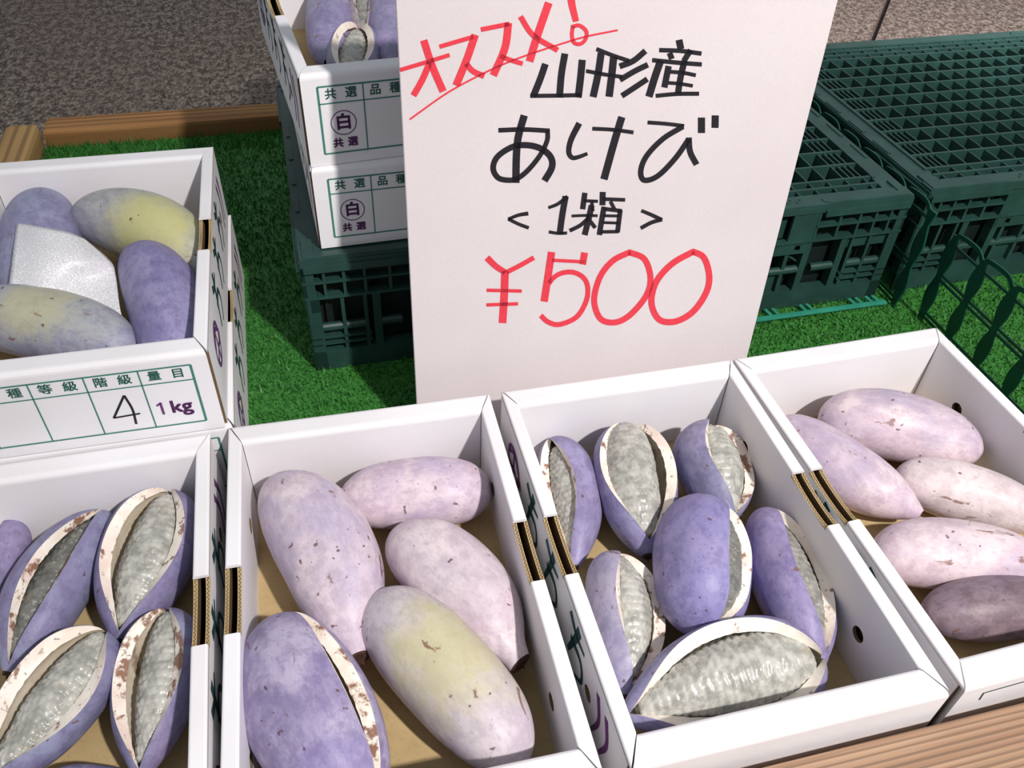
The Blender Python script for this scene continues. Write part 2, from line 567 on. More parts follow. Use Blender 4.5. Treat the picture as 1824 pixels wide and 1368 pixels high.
def plate_with_holes(m, x0, x1, ya, yb, z0, z1, slot_z, mats, xout):
    """upright plate in the y-z plane with round vent holes and a lowered top along the hand slot; mats = (face at x0, face at x1, cut edges)"""
    cuts = sorted({ya, yb, SLOT[0], SLOT[1]} | {h[0] + s * h[2] * 1.3 for h in HOLES for s in (-1, 1)})
    for a, b in zip(cuts[:-1], cuts[1:]):
        mid = (a + b) / 2
        top = slot_z if SLOT[0] <= mid <= SLOT[1] else z1
        hole = [h for h in HOLES if abs(h[0] - mid) < 1e-6]
        def quadbox(za, zb):
            v = [(x0, a, za), (x1, a, za), (x1, b, za), (x0, b, za), (x0, a, zb), (x1, a, zb), (x1, b, zb), (x0, b, zb)]
            f = [(0, 3, 2, 1), (4, 5, 6, 7), (0, 1, 5, 4), (1, 2, 6, 5), (2, 3, 7, 6), (3, 0, 4, 7)]
            m.add(v, f, [mats[2], mats[2], mats[2], mats[1], mats[2], mats[0]])
        if not hole:
            quadbox(z0, top)
            continue
        hy, hz, hr = hole[0]
        k = hr * 1.3
        quadbox(z0, hz - k)
        quadbox(hz + k, top)
        n = 24
        ring, sq = [], []
        for i in range(n):
            t = 2 * math.pi * i / n
            c, s = math.cos(t), math.sin(t)
            ring.append((hy + hr * c, hz + hr * s))
            q = k / max(abs(c), abs(s))
            sq.append((hy + q * c, hz + q * s))
        v = [(x0, *p) for p in ring] + [(x0, *p) for p in sq] + [(x1, *p) for p in ring] + [(x1, *p) for p in sq]
        f, mm = [], []
        for i in range(n):
            j = (i + 1) % n
            f.append((i, j, n + j, n + i)); mm.append(mats[0])
            f.append((2 * n + j, 2 * n + i, 3 * n + i, 3 * n + j)); mm.append(mats[1])
            f.append((i, 2 * n + i, 2 * n + j, j)); mm.append(mats[2])
        m.add(v, f, mm)

def stroke_faces(m, pts, w, to, mat, w1=None, smooth=True):
    L, R = ribbon2d(spline(pts) if smooth else pts, w, w1)
    v = []
    for a, b in zip(L, R):
        v += [to(*a), to(*b)]
    f = [(2 * i, 2 * i + 1, 2 * i + 3, 2 * i + 2) for i in range(len(L) - 1)]
    m.add(v, f, mat)

def ring_faces(m, c, r, w, to, mat, n=28):
    v, f = [], []
    for i in range(n):
        t = 2 * math.pi * i / n
        for rr in (r - w / 2, r + w / 2):
            v.append(to(c[0] + rr * math.cos(t), c[1] + rr * math.sin(t)))
    for i in range(n):
        j = (i + 1) % n
        f.append((2 * i, 2 * i + 1, 2 * j + 1, 2 * j))
    m.add(v, f, mat)

def side_print(to):
    """emblem and brush lettering on the outer side: u runs from the back of the box to its front, v is height; one mesh per printed sign"""
    out = []
    m = MB()
    ring_faces(m, (0.050, 0.040), 0.016, 0.004, to, 0)
    stroke_faces(m, [(0.036, 0.044), (0.050, 0.052), (0.064, 0.044)], 0.004, to, 0)
    stroke_faces(m, [(0.050, 0.056), (0.050, 0.024)], 0.004, to, 0, smooth=False)
    stroke_faces(m, [(0.036, 0.032), (0.052, 0.036), (0.064, 0.032)], 0.004, to, 0)
    out.append(('printed_emblem', m, PRINT_PURPLE))
    for dx in (0.090, 0.142, 0.200):
        m = MB()
        stroke_faces(m, [(dx - 0.002, 0.062), (dx + 0.012, 0.056), (dx + 0.028, 0.058)], 0.007, to, 0, 0.003)
        stroke_faces(m, [(dx + 0.016, 0.066), (dx + 0.010, 0.046), (dx + 0.002, 0.024)], 0.008, to, 0, 0.004)
        stroke_faces(m, [(dx + 0.004, 0.042), (dx + 0.024, 0.044), (dx + 0.030, 0.030), (dx + 0.018, 0.018)], 0.006, to, 0, 0.003)
        out.append(('brush_lettering', m, DARK_BLACK_GREEN))
    for u, w in ((0.255, 0.006), (0.270, 0.006)):
        m = MB()
        stroke_faces(m, [(u, 0.060), (u + 0.007, 0.040), (u, 0.016)], w, to, 0, 0.003)
        out.append(('brush_mark', m, PRINT_PURPLE))
    return out

TEXTS = {}
def front_label(m, box_no, grade=None):
    """the printed table on the front wall; x along the front, z up; y just proud of the card"""
    def to(x, z): return (x, -0.00025, z)
    xs = [0.0134, 0.0478, 0.0822, 0.1170, 0.1520, 0.1868]
    zt, zh, zb = 0.0642, 0.0508, 0.0098
    lw = 0.0010
    def line(x0, z0, x1, z1, w=lw):
        if abs(x1 - x0) > abs(z1 - z0):
            v = [to(x0, z0 - w / 2), to(x1, z0 - w / 2), to(x1, z0 + w / 2), to(x0, z0 + w / 2)]
        else:
            v = [to(x0 - w / 2, z0), to(x0 + w / 2, z0), to(x0 + w / 2, z1), to(x0 - w / 2, z1)]
        m.add(v, [(0, 1, 2, 3)], 1)
    for z in (zt, zh, zb):
        line(xs[0], z, xs[-1], z, 0.0013 if z != zh else lw)
    for i, x in enumerate(xs):
        line(x, zb, x, zt, 0.0017 if i in (0, 5) else lw)
    def text(s, x, z, size, mat, bold=0.00018, sx=1.0):
        key = (s, size, bold)
        if key not in TEXTS:
            TEXTS[key] = text_mesh(s, size)
        V, Fc = TEXTS[key]
        for ox, oz in ((-1, -1), (1, -1), (1, 1), (-1, 1)):      # printed a little bolder than the type itself
            m.add([to(x + v[0] * sx + ox * bold, z + v[1] + oz * bold) for v in V], Fc, mat)
    for i, (a, b) in enumerate((('共', '選'), ('品', '種'), ('等', '級'), ('階', '級'), ('量', '目'))):
        c = (xs[i] + xs[i + 1]) / 2
        text(a, c - 0.0078, 0.0576, 0.0092, 1)
        text(b, c + 0.0078, 0.0576, 0.0092, 1)
    c0 = (xs[0] + xs[1]) / 2
    ring_faces(m, (c0, 0.0342), 0.0098, 0.0008, to, 0)
    text('白', c0, 0.0342, 0.0136, 0, 0.00045)
    text('共', c0 - 0.0058, 0.0176, 0.0082, 0, 0.0003)
    text('選', c0 + 0.0058, 0.0176, 0.0082, 0, 0.0003)
    text('kg', (xs[4] + xs[5]) / 2 + 0.0034, 0.0268, 0.0165, 0, 0.0004)
    stroke_faces(m, [(xs[4] + 0.0078, 0.0212), (xs[4] + 0.0078, 0.0330)], 0.0018, to, 0, smooth=False)
    stroke_faces(m, [(xs[4] + 0.0048, 0.0302), (xs[4] + 0.0080, 0.0324)], 0.0016, to, 0, smooth=False)
    if grade:
        stroke_faces(m, [(0.1385, 0.0440), (0.1265, 0.0240)], 0.0017, to, 2, smooth=False)
        stroke_faces(m, [(0.1265, 0.0242), (0.1445, 0.0252)], 0.0015, to, 2, smooth=False)
        stroke_faces(m, [(0.1385, 0.0440), (0.1405, 0.0300), (0.1395, 0.0155)], 0.0017, to, 2)

MESH_CACHE = {}
def make_box(loc, rz, label, grade=None, detail=True):
    root = empty('cardboard_box', loc, rz, label, 'box', 'white cardboard fruit boxes')
    def cached(key, fn):
        if key in MESH_CACHE:
            o = MESH_CACHE[key].copy()
            COL.objects.link(o)
            o.parent = root
            return o
        o = fn()
        MESH_CACHE[key] = o
        return o
    def floor_panel():
        m = MB(); m.box(0.004, BW - 0.004, 0.004, BL - 0.004, 0.0003, FLOOR_T)
        return m.build('bottom_panel', KRAFT, root)
    cached('bottom', floor_panel)
    def end_wall(y_out, y_in):
        def fn():
            m = MB()
            g = 0.0012
            poly = [(g, y_out), (BW - g, y_out), (BW - BS - 0.0004, y_in), (BS + 0.0004, y_in)]
            m.prism(poly, 0.0, BH)
            o = m.build('front_wall' if y_out < y_in else 'back_wall', CARD, root)
            bm = bmesh.new(); bm.from_mesh(o.data)
            es = [e for e in bm.edges if min(v.co.z for v in e.verts) > BH - 1e-4 and abs(e.verts[0].co.y - e.verts[1].co.y) < 1e-4]
            bmesh.ops.bevel(bm, geom=es, offset=0.0042, segments=4, affect='EDGES', profile=0.5)
            bm.to_mesh(o.data); bm.free()
            return o
        return fn
    cached('front', end_wall(0.0, BT))
    cached('back', end_wall(BL, BL - BT))
    for side in (0, 1):
        def fn(side=side):
            sx = (lambda x: x) if side == 0 else (lambda x: BW - x)
            m = MB()
            th = 0.0026
            sz = BH - 0.0052
            def plate(xa, xb, ya, yb, outer):
                # xa is the side towards the outside of the box
                x0, x1 = sx(xa), sx(xb)
                a, b = (x0, x1)
                if outer:
                    mt = (0, 1, 1)
                else:
                    mt = (1, 0, 1)
                plate_with_holes(m, a, b, ya, yb, 0.0, BH - 0.0026, sz, mt, outer)
            plate(0.0, th, 0.0046, BL - 0.0046, True)
            plate(BS - th, BS, BT + 0.0003, BL - BT - 0.0003, False)
            # the folded-over top, in two lengths with the hand slot between
            for ya, yb, e in ((0, SLOT[0], 0), (SLOT[1], BL, 1)):
                if e == 0:
                    poly = [(0.0003, 0.0010), (BS, BT + 0.0004), (BS, yb), (0.0003, yb)]
                else:
                    poly = [(0.0003, ya), (BS, ya), (BS, BL - BT - 0.0004), (0.0003, BL - 0.0010)]
                poly = [(sx(p[0]), p[1]) for p in poly]
                if side:
                    poly = poly[::-1]
                n0 = len(m.v)
                m.prism(poly, BH - 0.0026, BH)
            o = m.build('side_wall', [CARD, GAP], root)
            bm = bmesh.new(); bm.from_mesh(o.data)
            es = [e for e in bm.edges if min(v.co.z for v in e.verts) > BH - 1e-4 and abs(e.verts[0].co.x - e.verts[1].co.x) < 2e-4]
            bmesh.ops.bevel(bm, geom=es, offset=0.0016, segments=3, affect='EDGES', profile=0.5)
            bm.to_mesh(o.data); bm.free()
            return o
        cached('side%d' % side, fn)
        for sheet in (0, 1):
            def fn2(side=side, sheet=sheet):
                sx = (lambda x: x) if side == 0 else (lambda x: BW - x)
                m = MB()
                base = 0.0 if sheet == 0 else BS - 0.0026
                z0, z1 = BH - 0.0053, BH - 0.0024
                bow = 0.0012 if sheet == 0 else -0.0006
                n = 34
                ys = np.linspace(SLOT[0] + 0.0003, SLOT[1] - 0.0003, n)
                def dip(y):
                    return -0.0030 * math.sin(math.pi * (y - SLOT[0]) / (SLOT[1] - SLOT[0])) ** 0.5 + 0.0002
                def line(xf, w):
                    v = []
                    for i, y in enumerate(ys):
                        x = xf(i)
                        v += [(sx(x - w / 2), y, z0), (sx(x + w / 2), y, z0), (sx(x + w / 2), y, z1 + dip(y)), (sx(x - w / 2), y, z1 + dip(y))]
                    f = []
                    for i in range(n - 1):
                        k = 4 * i
                        for a, b in ((0, 1), (1, 2), (2, 3), (3, 0)):
                            f.append((k + a, k + b, k + 4 + b, k + 4 + a))
                    m.add(v, f, 0)
                line(lambda i: base + 0.0003, 0.0005)
                line(lambda i: base + 0.0023, 0.0005)
                line(lambda i: base + 0.0013 + (0.0008 if i % 2 else -0.0008), 0.0005)
                return m.build('corrugated_edge', KRAFT, root)
            cached('flute%d%d' % (side, sheet), fn2)
    if detail:
        m = MB()
        front_label(m, 0, grade)
        m.build('printed_label', [PRINT_PURPLE, PRINT_GREEN, INK_BLACK], root)
    for side in (0, 1):
        x = -0.0002 if side == 0 else BW + 0.0002
        for i, (nm, m, mt) in enumerate(side_print(lambda u, v: (x, BL - u if side == 0 else u, v))):
            cached('print%d_%d' % (side, i), lambda: m.build(nm, mt, root))
    return root

CRATE_H = 0.1245
BOXES = {}
def put_box(key, x, y, z, rz, label, grade=None):
    BOXES[key] = (x, y, z, rz)
    return make_box((x, y, z), rz, label, grade, key > 4)
put_box(1, -0.4195, -0.0020, 0.0004, 0.0067, 'white cardboard box of split purple akebi, leftmost of the front row')
put_box(2, -0.2145, 0.0032, 0.0004, -0.0174, 'white cardboard box holding five mostly closed pale akebi, second from left in front')
put_box(3, 0.0, 0.0, 0.0004, 0.0, 'white cardboard box of seven split akebi, in front of the price sign')
box4 = put_box(4, 0.2084, 0.0002, 0.0004, 0.0214, 'white cardboard box of pinkish closed akebi at the right end of the front row')
def rear_label(root, key):
    # the end with the plain label frame faces the front here; only its upper edge clears the rail
    x, y, z, rz = BOXES[key]
    pts = []
    for px, py in ((1744, 1246), (1752, 1234), (1780, 1226), (1830, 1212), (1900, 1192)):
        P = at_plane(px, py, (x, y, 0), np.array([math.sin(rz), -math.cos(rz), 0.0])) - np.array([x, y, z])
        pts.append((P[0] * math.cos(rz) + P[1] * math.sin(rz), P[2]))
    m = MB()
    stroke_faces(m, pts, 0.0011, lambda a, b: (a, -0.0003, b), 0, smooth=False)
    m.build('label_frame', DARK_BLACK_GREEN, root)
rear_label(box4, 4)
put_box(6, -0.4045, 0.3090, 0.0004, 0.004, 'white cardboard box on the turf, underneath the box marked 4')
put_box(5, -0.4092, 0.3091, BH + 0.0008, -0.0024, 'white cardboard box with a handwritten 4 on its label, on top of another box', 4)
put_box(8, -0.1238, 0.4583, CRATE_H + 0.0006, 0.0353, 'white cardboard box lying directly on the green crate left of the price sign')
put_box(7, -0.1233, 0.4612, CRATE_H + BH + 0.001, 0.0928, 'upper white cardboard box of split akebi stacked left of the price sign')

# ------------------------------------------------------------------ folding crates
def crate_side(parts, length, tf, zh):
    """one long wall of a folded crate, u along it, v outward (negative = inwards), w up"""
    def B(mb, u0, u1, d0, d1, w0, w1):
        v = [(u0, d0, w0), (u1, d0, w0), (u1, d1, w0), (u0, d1, w0), (u0, d0, w1), (u1, d0, w1), (u1, d1, w1), (u0, d1, w1)]
        f = [(3, 2, 1, 0), (4, 5, 6, 7), (0, 1, 5, 4), (1, 2, 6, 5), (2, 3, 7, 6), (3, 0, 4, 7)]
        mb.add([tf(*p) for p in v], f)
    s = zh / 0.122
    panel, bars, back = parts
    B(back, 0.012, length - 0.012, -0.0195, -0.0165, 0.010 * s, 0.112 * s)
    # lower band and the upper lip
    B(panel, 0.0, length, -0.012, 0.0, 0.0, 0.021 * s)
    B(panel, 0.0, length, -0.010, 0.0012, 0.1125 * s, 0.1185 * s)
    cz = 0.105
    for mir in (0, 1):
        def U(a, b):
            return (a, b) if not mir else (length - b, length - a)
        # corner field: two rows of small openings between bars
        for a in (0.0, 0.017, 0.034, 0.052, 0.074, 0.098):
            B(bars, *U(a, a + 0.0026), -0.010, 0.0, 0.080 * s, 0.1125 * s)
        for w in (0.0795, 0.0955):
            B(bars, *U(0.0, 0.100), -0.008, 0.0008, w * s, (w + 0.0024) * s)
        B(panel, *U(0.002, 0.096), -0.006, 0.0035, 0.1085 * s, 0.1150 * s)
        # lower corner opening with posts and two sills
        for a in (0.0, 0.030, 0.050, 0.058, 0.098):
            B(bars, *U(a, a + 0.0032 + (0.004 if a > 0.055 else 0)), -0.012, -0.001, 0.021 * s, 0.080 * s)
        B(bars, *U(0.0, 0.055), -0.010, -0.001, 0.0345 * s, 0.0365 * s)
        B(bars, *U(0.0, 0.055), -0.010, -0.001, 0.0275 * s, 0.0295 * s)
        B(bars, *U(0.0, 0.055), -0.012, -0.004, 0.0655 * s, 0.0800 * s) if mir else None
    m0, m1 = 0.100, length - 0.100
    if m1 - m0 > 0.05:
        # plain upper panel with recessed grips
        n = max(1, int(round((m1 - m0) / 0.17)))
        step = (m1 - m0) / n
        for i in range(n):
            a = m0 + i * step
            B(panel, a, a + step * 0.62, -0.004, -0.0004, 0.0815 * s, 0.1125 * s)
            B(panel, a + step * 0.62, a + step * 0.86, -0.012, -0.009, 0.0815 * s, 0.1040 * s)
            B(panel, a + step * 0.86, a + step, -0.004, -0.0004, 0.0815 * s, 0.1125 * s)
        B(bars, m0, m1, -0.006, 0.0012, 0.0800 * s, 0.0825 * s)
        # perforated strip
        hn = int((m1 - m0) / 0.0265)
        hs = (m1 - m0) / hn
        zc, hr = 0.0735 * s, 0.0033
        for i in range(hn):
            a = m0 + i * hs
            c = a + hs / 2
            k = hr * 1.2
            B(panel, a, c - k, -0.004, -0.0006, 0.0668 * s, 0.0800 * s)
            B(panel, c + k, a + hs, -0.004, -0.0006, 0.0668 * s, 0.0800 * s)
            B(panel, c - k, c + k, -0.004, -0.0006, 0.0668 * s, zc - k)
            B(panel, c - k, c + k, -0.004, -0.0006, zc + k, 0.0800 * s)
            v, f = [], []
            for j in range(12):
                t = 2 * math.pi * j / 12
                q = k / max(abs(math.cos(t)), abs(math.sin(t)))
                v += [tf(c + hr * math.cos(t), -0.0006, zc + hr * math.sin(t)), tf(c + q * math.cos(t), -0.0006, zc + q * math.sin(t))]
            for j in range(12):
                g = (j + 1) % 12
                f.append((2 * j, 2 * j + 1, 2 * g + 1, 2 * g))
            panel.add(v, f)
        # posts of the middle opening
        a = m0 + 0.012
        i = 0
        while a < m1 - 0.01:
            B(bars, a, a + 0.004, -0.012, -0.002, 0.021 * s, 0.067 * s)
            if i % 3 == 1:
                bars.bar(tf(a, -0.008, 0.066 * s), tf(a + 0.024, -0.008, 0.050 * s), 0.002, 0.002)
            if i % 3 == 0:
                B(panel, a + 0.006, a + 0.030, -0.010, -0.007, 0.0215 * s, 0.040 * s)
            a += 0.0275
            i += 1
    # hinge rod
    segs = [(0.006, 0.052), (0.060, 0.084), (0.098, length / 2 - 0.03), (length / 2 - 0.02, length - 0.10), (length - 0.09, length - 0.060), (length - 0.052, length - 0.006)]
    return segs

def make_crate(loc, rz, w, d, label, h=CRATE_H):
    root = empty('folding_crate', loc, rz, label, 'crate', 'dark green folding crates')
    panel, bars, back, rod = MB(), MB(), MB(), MB()
    tfs = [(w, lambda u, v, z: (u, -v, z)), (w, lambda u, v, z: (w - u, d + v, z)),
           (d, lambda u, v, z: (-v, d - u, z)), (d, lambda u, v, z: (w + v, u, z))]
    for i, (ln, tf) in enumerate(tfs):
        p, b, k = MB(), MB(), MB()
        segs = crate_side((p, b, k), ln, tf, h)
        o = p.build('wall_panel', CRATE_MAT, root)
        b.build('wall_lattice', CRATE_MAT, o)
        k.build('inner_wall', CRATE_SHADE, o)
        r = MB()
        for a, c in segs:
            if c > a:
                r.cyl(tf(a, -0.005, 0.0455 * h / 0.122), tf(c, -0.005, 0.0455 * h / 0.122), 0.0042, 10)
        r.build('hinge_rod', CRATE_MAT, o, smooth=False)
    # mesh top
    t = MB()
    z1 = h - 0.0015
    ys = [0.0180, 0.0300, 0.0430] + [0.0430 + 0.0280 * (k + 1) for k in range(10)] + [0.3360, 0.3490, d - 0.0170]
    for y in ys:
        t.box(0.022, w - 0.022, y - 0.0014, y + 0.0014, z1 - 0.018, z1)
    n = int(round((w - 0.064) / 0.0207))
    for i in range(n + 1):
        x = 0.032 + (w - 0.064) * i / n
        t.box(x - 0.0008, x + 0.0008, 0.016, d - 0.016, z1 - 0.017, z1 - 0.0008)
    for x in (0.0385, 0.0450, w - 0.0385, w - 0.0450):
        t.box(x - 0.0008, x + 0.0008, 0.044, 0.322, z1 - 0.017, z1 - 0.0008)
    t.build('mesh_top', CRATE_MAT, root)
    # tray under the mesh, inner shade put into its colour
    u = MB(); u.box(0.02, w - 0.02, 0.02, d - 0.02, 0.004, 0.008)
    u.build('bottom_tray', CRATE_SHADE, root)
    # rim round the top and the raised stacking corners
    r = MB()
    for y0, y1 in ((0.0, 0.017), (d - 0.017, d)):
        r.box(0.0, w, y0, y1, h - 0.010, h - 0.0012)
    for x0, x1 in ((0.0, 0.023), (w - 0.023, w)):
        r.box(x0, x1, 0.017, d - 0.017, h - 0.008, h - 0.0022)
        r.box(x0 + (0.019 if x0 < .01 else 0.0), x1 - (0.0 if x0 < .01 else 0.019), 0.04, d - 0.04, h - 0.006, h - 0.0006)
        k = int((d - 0.16) / 0.05)
        for i in range(k):
            yy = 0.08 + i * 0.05
            xx = x0 + 0.002 if x0 < 0.01 else x1 - 0.006
            r.box(xx, xx + 0.004, yy, yy + 0.030, h - 0.0030, h - 0.0012)
    # small nubs along the front rim
    for i in range(int((w - 0.22) / 0.010)):
        xx = 0.11 + i * 0.010
        r.cyl((xx, 0.0085, h - 0.012), (xx, 0.0085, h - 0.0004), 0.0014, 6)
        r.cyl((xx + 0.005, 0.0125, h - 0.012), (xx + 0.005, 0.0125, h - 0.0004), 0.0014, 6)
    r.build('top_rim', CRATE_MAT, root)
    for cx, cy, ax, ay in ((0, 0, 1, 1), (w, 0, -1, 1), (0, d, 1, -1), (w, d, -1, -1)):
        c = MB()
        poly = [(0.003, 0.0015), (0.092, 0.0015), (0.098, 0.0065), (0.098, 0.0095), (0.0125, 0.0095), (0.0125, 0.030), (0.003, 0.030)]
        poly = [(cx + ax * p[0], cy + ay * p[1]) for p in poly]
        c.prism(poly, h - 0.004, h + 0.0)
        c.build('stacking_corner', CRATE_MAT, root, bevel=0.0008, segs=2)
    return root

make_crate((-0.1425, 0.4460, 0.0002), 0.006, 0.594, 0.375, 'dark green folding crate standing behind the price sign, under the two white boxes')
make_crate((0.4740, 0.4540, 0.0002), 0.010, 0.480, 0.375, 'dark green folding crate with an empty mesh top at the right edge')

# ------------------------------------------------------------------ plastic dividers
def make_divider(loc, rz, n, label, mat, pitch=0.0432, h=0.100, lying=False):
    """upright fence of wavy bars, bars stand along local y, plane x = 0"""
    root = empty('plastic_divider', loc, rz, label, 'divider')
    t = 0.0022
    def plate(mb, pts, w, w1=None, smooth=True, t=0.0016):
        pl = spline(pts, 6) if smooth else [np.array(p, float) for p in pts]
        L, R = ribbon2d(pl, w, w1)
        for i in range(len(L) - 1):
            quad = [L[i], L[i + 1], R[i + 1], R[i]]
            mb.prism([(q[0], q[1]) for q in quad], -t / 2, t / 2, 0, lambda a, b, c: (c, a, b))
    for i in range(n):
        y = i * pitch
        m = MB()
        zs = np.linspace(0.0, h, 40)
        wd = 0.0032 + 0.0042 * np.abs(np.sin(np.pi * (zs - 0.004) / 0.048)) ** 1.4
        poly = [(y - wd[k], zs[k]) for k in range(40)] + [(y + wd[k], zs[k]) for k in range(39, -1, -1)]
        for k in range(39):
            m.prism([poly[k], poly[79 - k], poly[78 - k], poly[k + 1]], -t / 2, t / 2, 0, lambda a, b, c: (c, a, b))
        m.build('wavy_bar', mat, root)
    for i in range(n - 1):
        y = i * pitch
        m = MB()
        plate(m, [(y, h - 0.014), (y + 0.003, h - 0.004), (y + pitch * 0.28, h + 0.003), (y + pitch * 0.62, h + 0.0035), (y + pitch * 0.92, h + 0.0015), (y + pitch, h - 0.002)], 0.0045)
        plate(m, [(y, h - 0.010), (y + pitch, h - 0.010)], 0.0026, smooth=False)
        m.build('scalloped_rail', mat, root)
        for z in (0.050, 0.0555, 0.004, 0.0095):
            m = MB()
            plate(m, [(y + 0.003, z), (y + pitch - 0.003, z)], 0.0026, smooth=False)
            m.build('cross_rung', mat, root)
    return root

make_divider((0.4785, 0.2320, 0.001), 0.0, 5, 'upright green plastic divider with wavy bars, right of the rightmost front box', DIVIDER_MAT)
make_divider((0.4610, 0.4290, 0.001), 0.0, 8, 'upright green plastic divider standing edge-on in the gap between the two crates', DIVIDER_MAT, h=0.116)

def lying_divider():
    root = empty('plastic_divider', (0.33, 0.428, 0.006), 0.0, 'plastic divider coloured teal for its lit edge, lying flat on the turf in front of the crate', 'divider')
    m = MB()
    m.bar((-0.20, 0, 0), (0.122, 0.003, 0), 0.0055, 0.003)
    m.build('long_rail', DIVIDER_LIT_EDGE, root, bevel=0.0006)
    for x in (-0.15, -0.105, -0.010, 0.030, 0.088, 0.108):
        for dx in (0, 0.008):
            m = MB()
            m.bar((x + dx, 0.003, -0.001), (x + dx - 0.002, 0.0165, -0.001), 0.0035, 0.002)
            m.build('cross_rung', DIVIDER_LIT_EDGE, root)
lying_divider()

# ------------------------------------------------------------------ price sign
def build_sign():
    tilt = math.radians(6.9)
    root_p = np.array([0.088, 0.3315, 0.001])
    up = np.array([0.0, math.sin(tilt), math.cos(tilt)])
    n = np.array([0.0, -math.cos(tilt), math.sin(tilt)])
    X = np.array([1.0, -0.004, 0.0])
    th = 0.0032
    root = bpy.data.objects.new('price_sign', None)
    root.empty_display_size = 0.05
    COL.objects.link(root)
    root.location = root_p
    root['label'] = 'large white card price sign with handwritten red and black Japanese lettering and 500 yen'
    root['category'] = 'sign'
    def loc(P):
        return tuple(np.array(P) - root_p)
    # corners where the edges of the photograph's card meet its plane
    tl = at_plane(705, 0, root_p, n); bl = at_plane(742, 712, root_p, n)
    tr = at_plane(1493, 0, root_p, n); br = at_plane(1330, 640, root_p, n)
    def along(a, b, s):
        """point of the line a-b at height s up the card"""
        ha, hb = np.dot(a - root_p, up), np.dot(b - root_p, up)
        return a + (b - a) * ((s - ha) / (hb - ha))
    H = 0.432
    quad = [along(bl, tl, 0.0), along(br, tr, 0.0), along(br, tr, H), along(bl, tl, H)]
    m = MB()
    v = [loc(p) for p in quad] + [loc(p - n * th) for p in quad]
    m.add(v, [(0, 1, 2, 3), (7, 6, 5, 4), (0, 4, 5, 1), (1, 5, 6, 2), (2, 6, 7, 3), (3, 7, 4, 0)])
    t = NT('sign_card')
    c = t.mix(t.ramp(t.noise(t.coord(), 8.0, 2), 0.3, 0.7), lin((214, 205, 206)), lin((219, 211, 212)))
    c = t.mix(t.ramp(t.noise(t.coord(), 500.0, 2), 0.35, 0.65, 0, 0.15), c, lin((196, 187, 187)))
    cm = t.done(c, 0.6, 0.3)
    m.build('card', cm, root, bevel=0.0005, segs=1)
    # easel strut behind the card
    m = MB()
    a = root_p + up * 0.20 - n * (th + 0.0015); b = np.array([0.088, 0.425, 0.002])
    m.bar(loc(a), loc(b), 0.06, 0.002)
    m.build('easel_strut', cm, root)
    lift = n * 0.0003
    def group(name, mat, crop, strokes):
        ox, oy, sc = crop
        mb = MB()
        for s in strokes:
            pts, w = s[0], s[1]
            w1 = s[2] if len(s) > 2 and s[2] else None
            sm = not (len(s) > 3 and s[3])
            pl = spline(pts, 6) if (sm and len(pts) > 2) else [np.array(p, float) for p in pts]
            L, R = ribbon2d(pl, w, w1)
            vv = []
            for p, q in zip(L, R):
                for e in (p, q):
                    vv.append(loc(at_plane(ox + e[0] / sc, oy + e[1] / sc, root_p, n) + lift))
            mb.add(vv, [(2 * i, 2 * i + 1, 2 * i + 3, 2 * i + 2) for i in range(len(L) - 1)])
        mb.build(name, mat, root)
    RC = (700.0, 0.0, 4.343)
    group('red_headline', INK_RED, RC, [
        ([(55, 540), (250, 482), (438, 424)], 32), ([(238, 310), (300, 500), (388, 706)], 56), ([(285, 480), (230, 610), (158, 738)], 50),
        ([(360, 360), (620, 284)], 34), ([(636, 268), (572, 455), (488, 660)], 58), ([(565, 490), (620, 550), (706, 588)], 44),
        ([(680, 228), (900, 184)], 36), ([(893, 176), (866, 370), (776, 582)], 58), ([(828, 432), (905, 462), (1003, 492)], 36),
        ([(1205, 20), (1115, 280), (1056, 474)], 60), ([(985, 126), (1085, 272), (1275, 388)], 42),
        ([(1368, -150), (1380, 10), (1416, 165)], 66, 46),
        ([(1378, 208), (1440, 196), (1494, 240), (1490, 300), (1450, 338), (1400, 328), (1384, 270), (1392, 200)], 30)])
    group('red_underline', INK_RED, RC, [
        ([(130, 922), (400, 730), (620, 606), (830, 506), (1040, 424), (1340, 326), (1500, 280), (1738, 232)], 14)])
    BC = (860.0, 60.0, 4.145)
    group('black_lettering', INK_BLACK, BC, [
        ([(462, 222), (425, 330), (372, 462)], 50), ([(350, 458), (540, 456), (728, 452)], 30), ([(606, 146), (580, 300), (566, 470)], 50), ([(734, 192), (722, 320), (704, 470)], 52),
        ([(838, 112), (960, 160), (1080, 200)], 30), ([(762, 274), (900, 300), (1032, 318)], 28), ([(874, 140), (850, 300), (814, 466)], 52), ([(966, 170), (950, 320), (932, 464)], 54),
        ([(1200, 126), (1110, 200), (1010, 240)], 44), ([(1218, 228), (1120, 276), (1012, 340)], 42), ([(1214, 334), (1130, 390), (1026, 458)], 42),
        ([(1448, 44), (1462, 112)], 50), ([(1302, 120), (1460, 126), (1614, 146)], 32), ([(1378, 140), (1396, 186)], 42), ([(1534, 120), (1484, 200)], 42),
        ([(1250, 194), (1430, 212), (1616, 226)], 32), ([(1312, 200), (1270, 320), (1226, 464)], 54), ([(1372, 238), (1340, 396)], 46),
        ([(1380, 280), (1480, 288), (1572, 306)], 28), ([(1370, 362), (1450, 368), (1550, 384)], 26), ([(1488, 200), (1458, 330), (1440, 445)], 46), ([(1276, 458), (1430, 444), (1596, 442)], 30)])
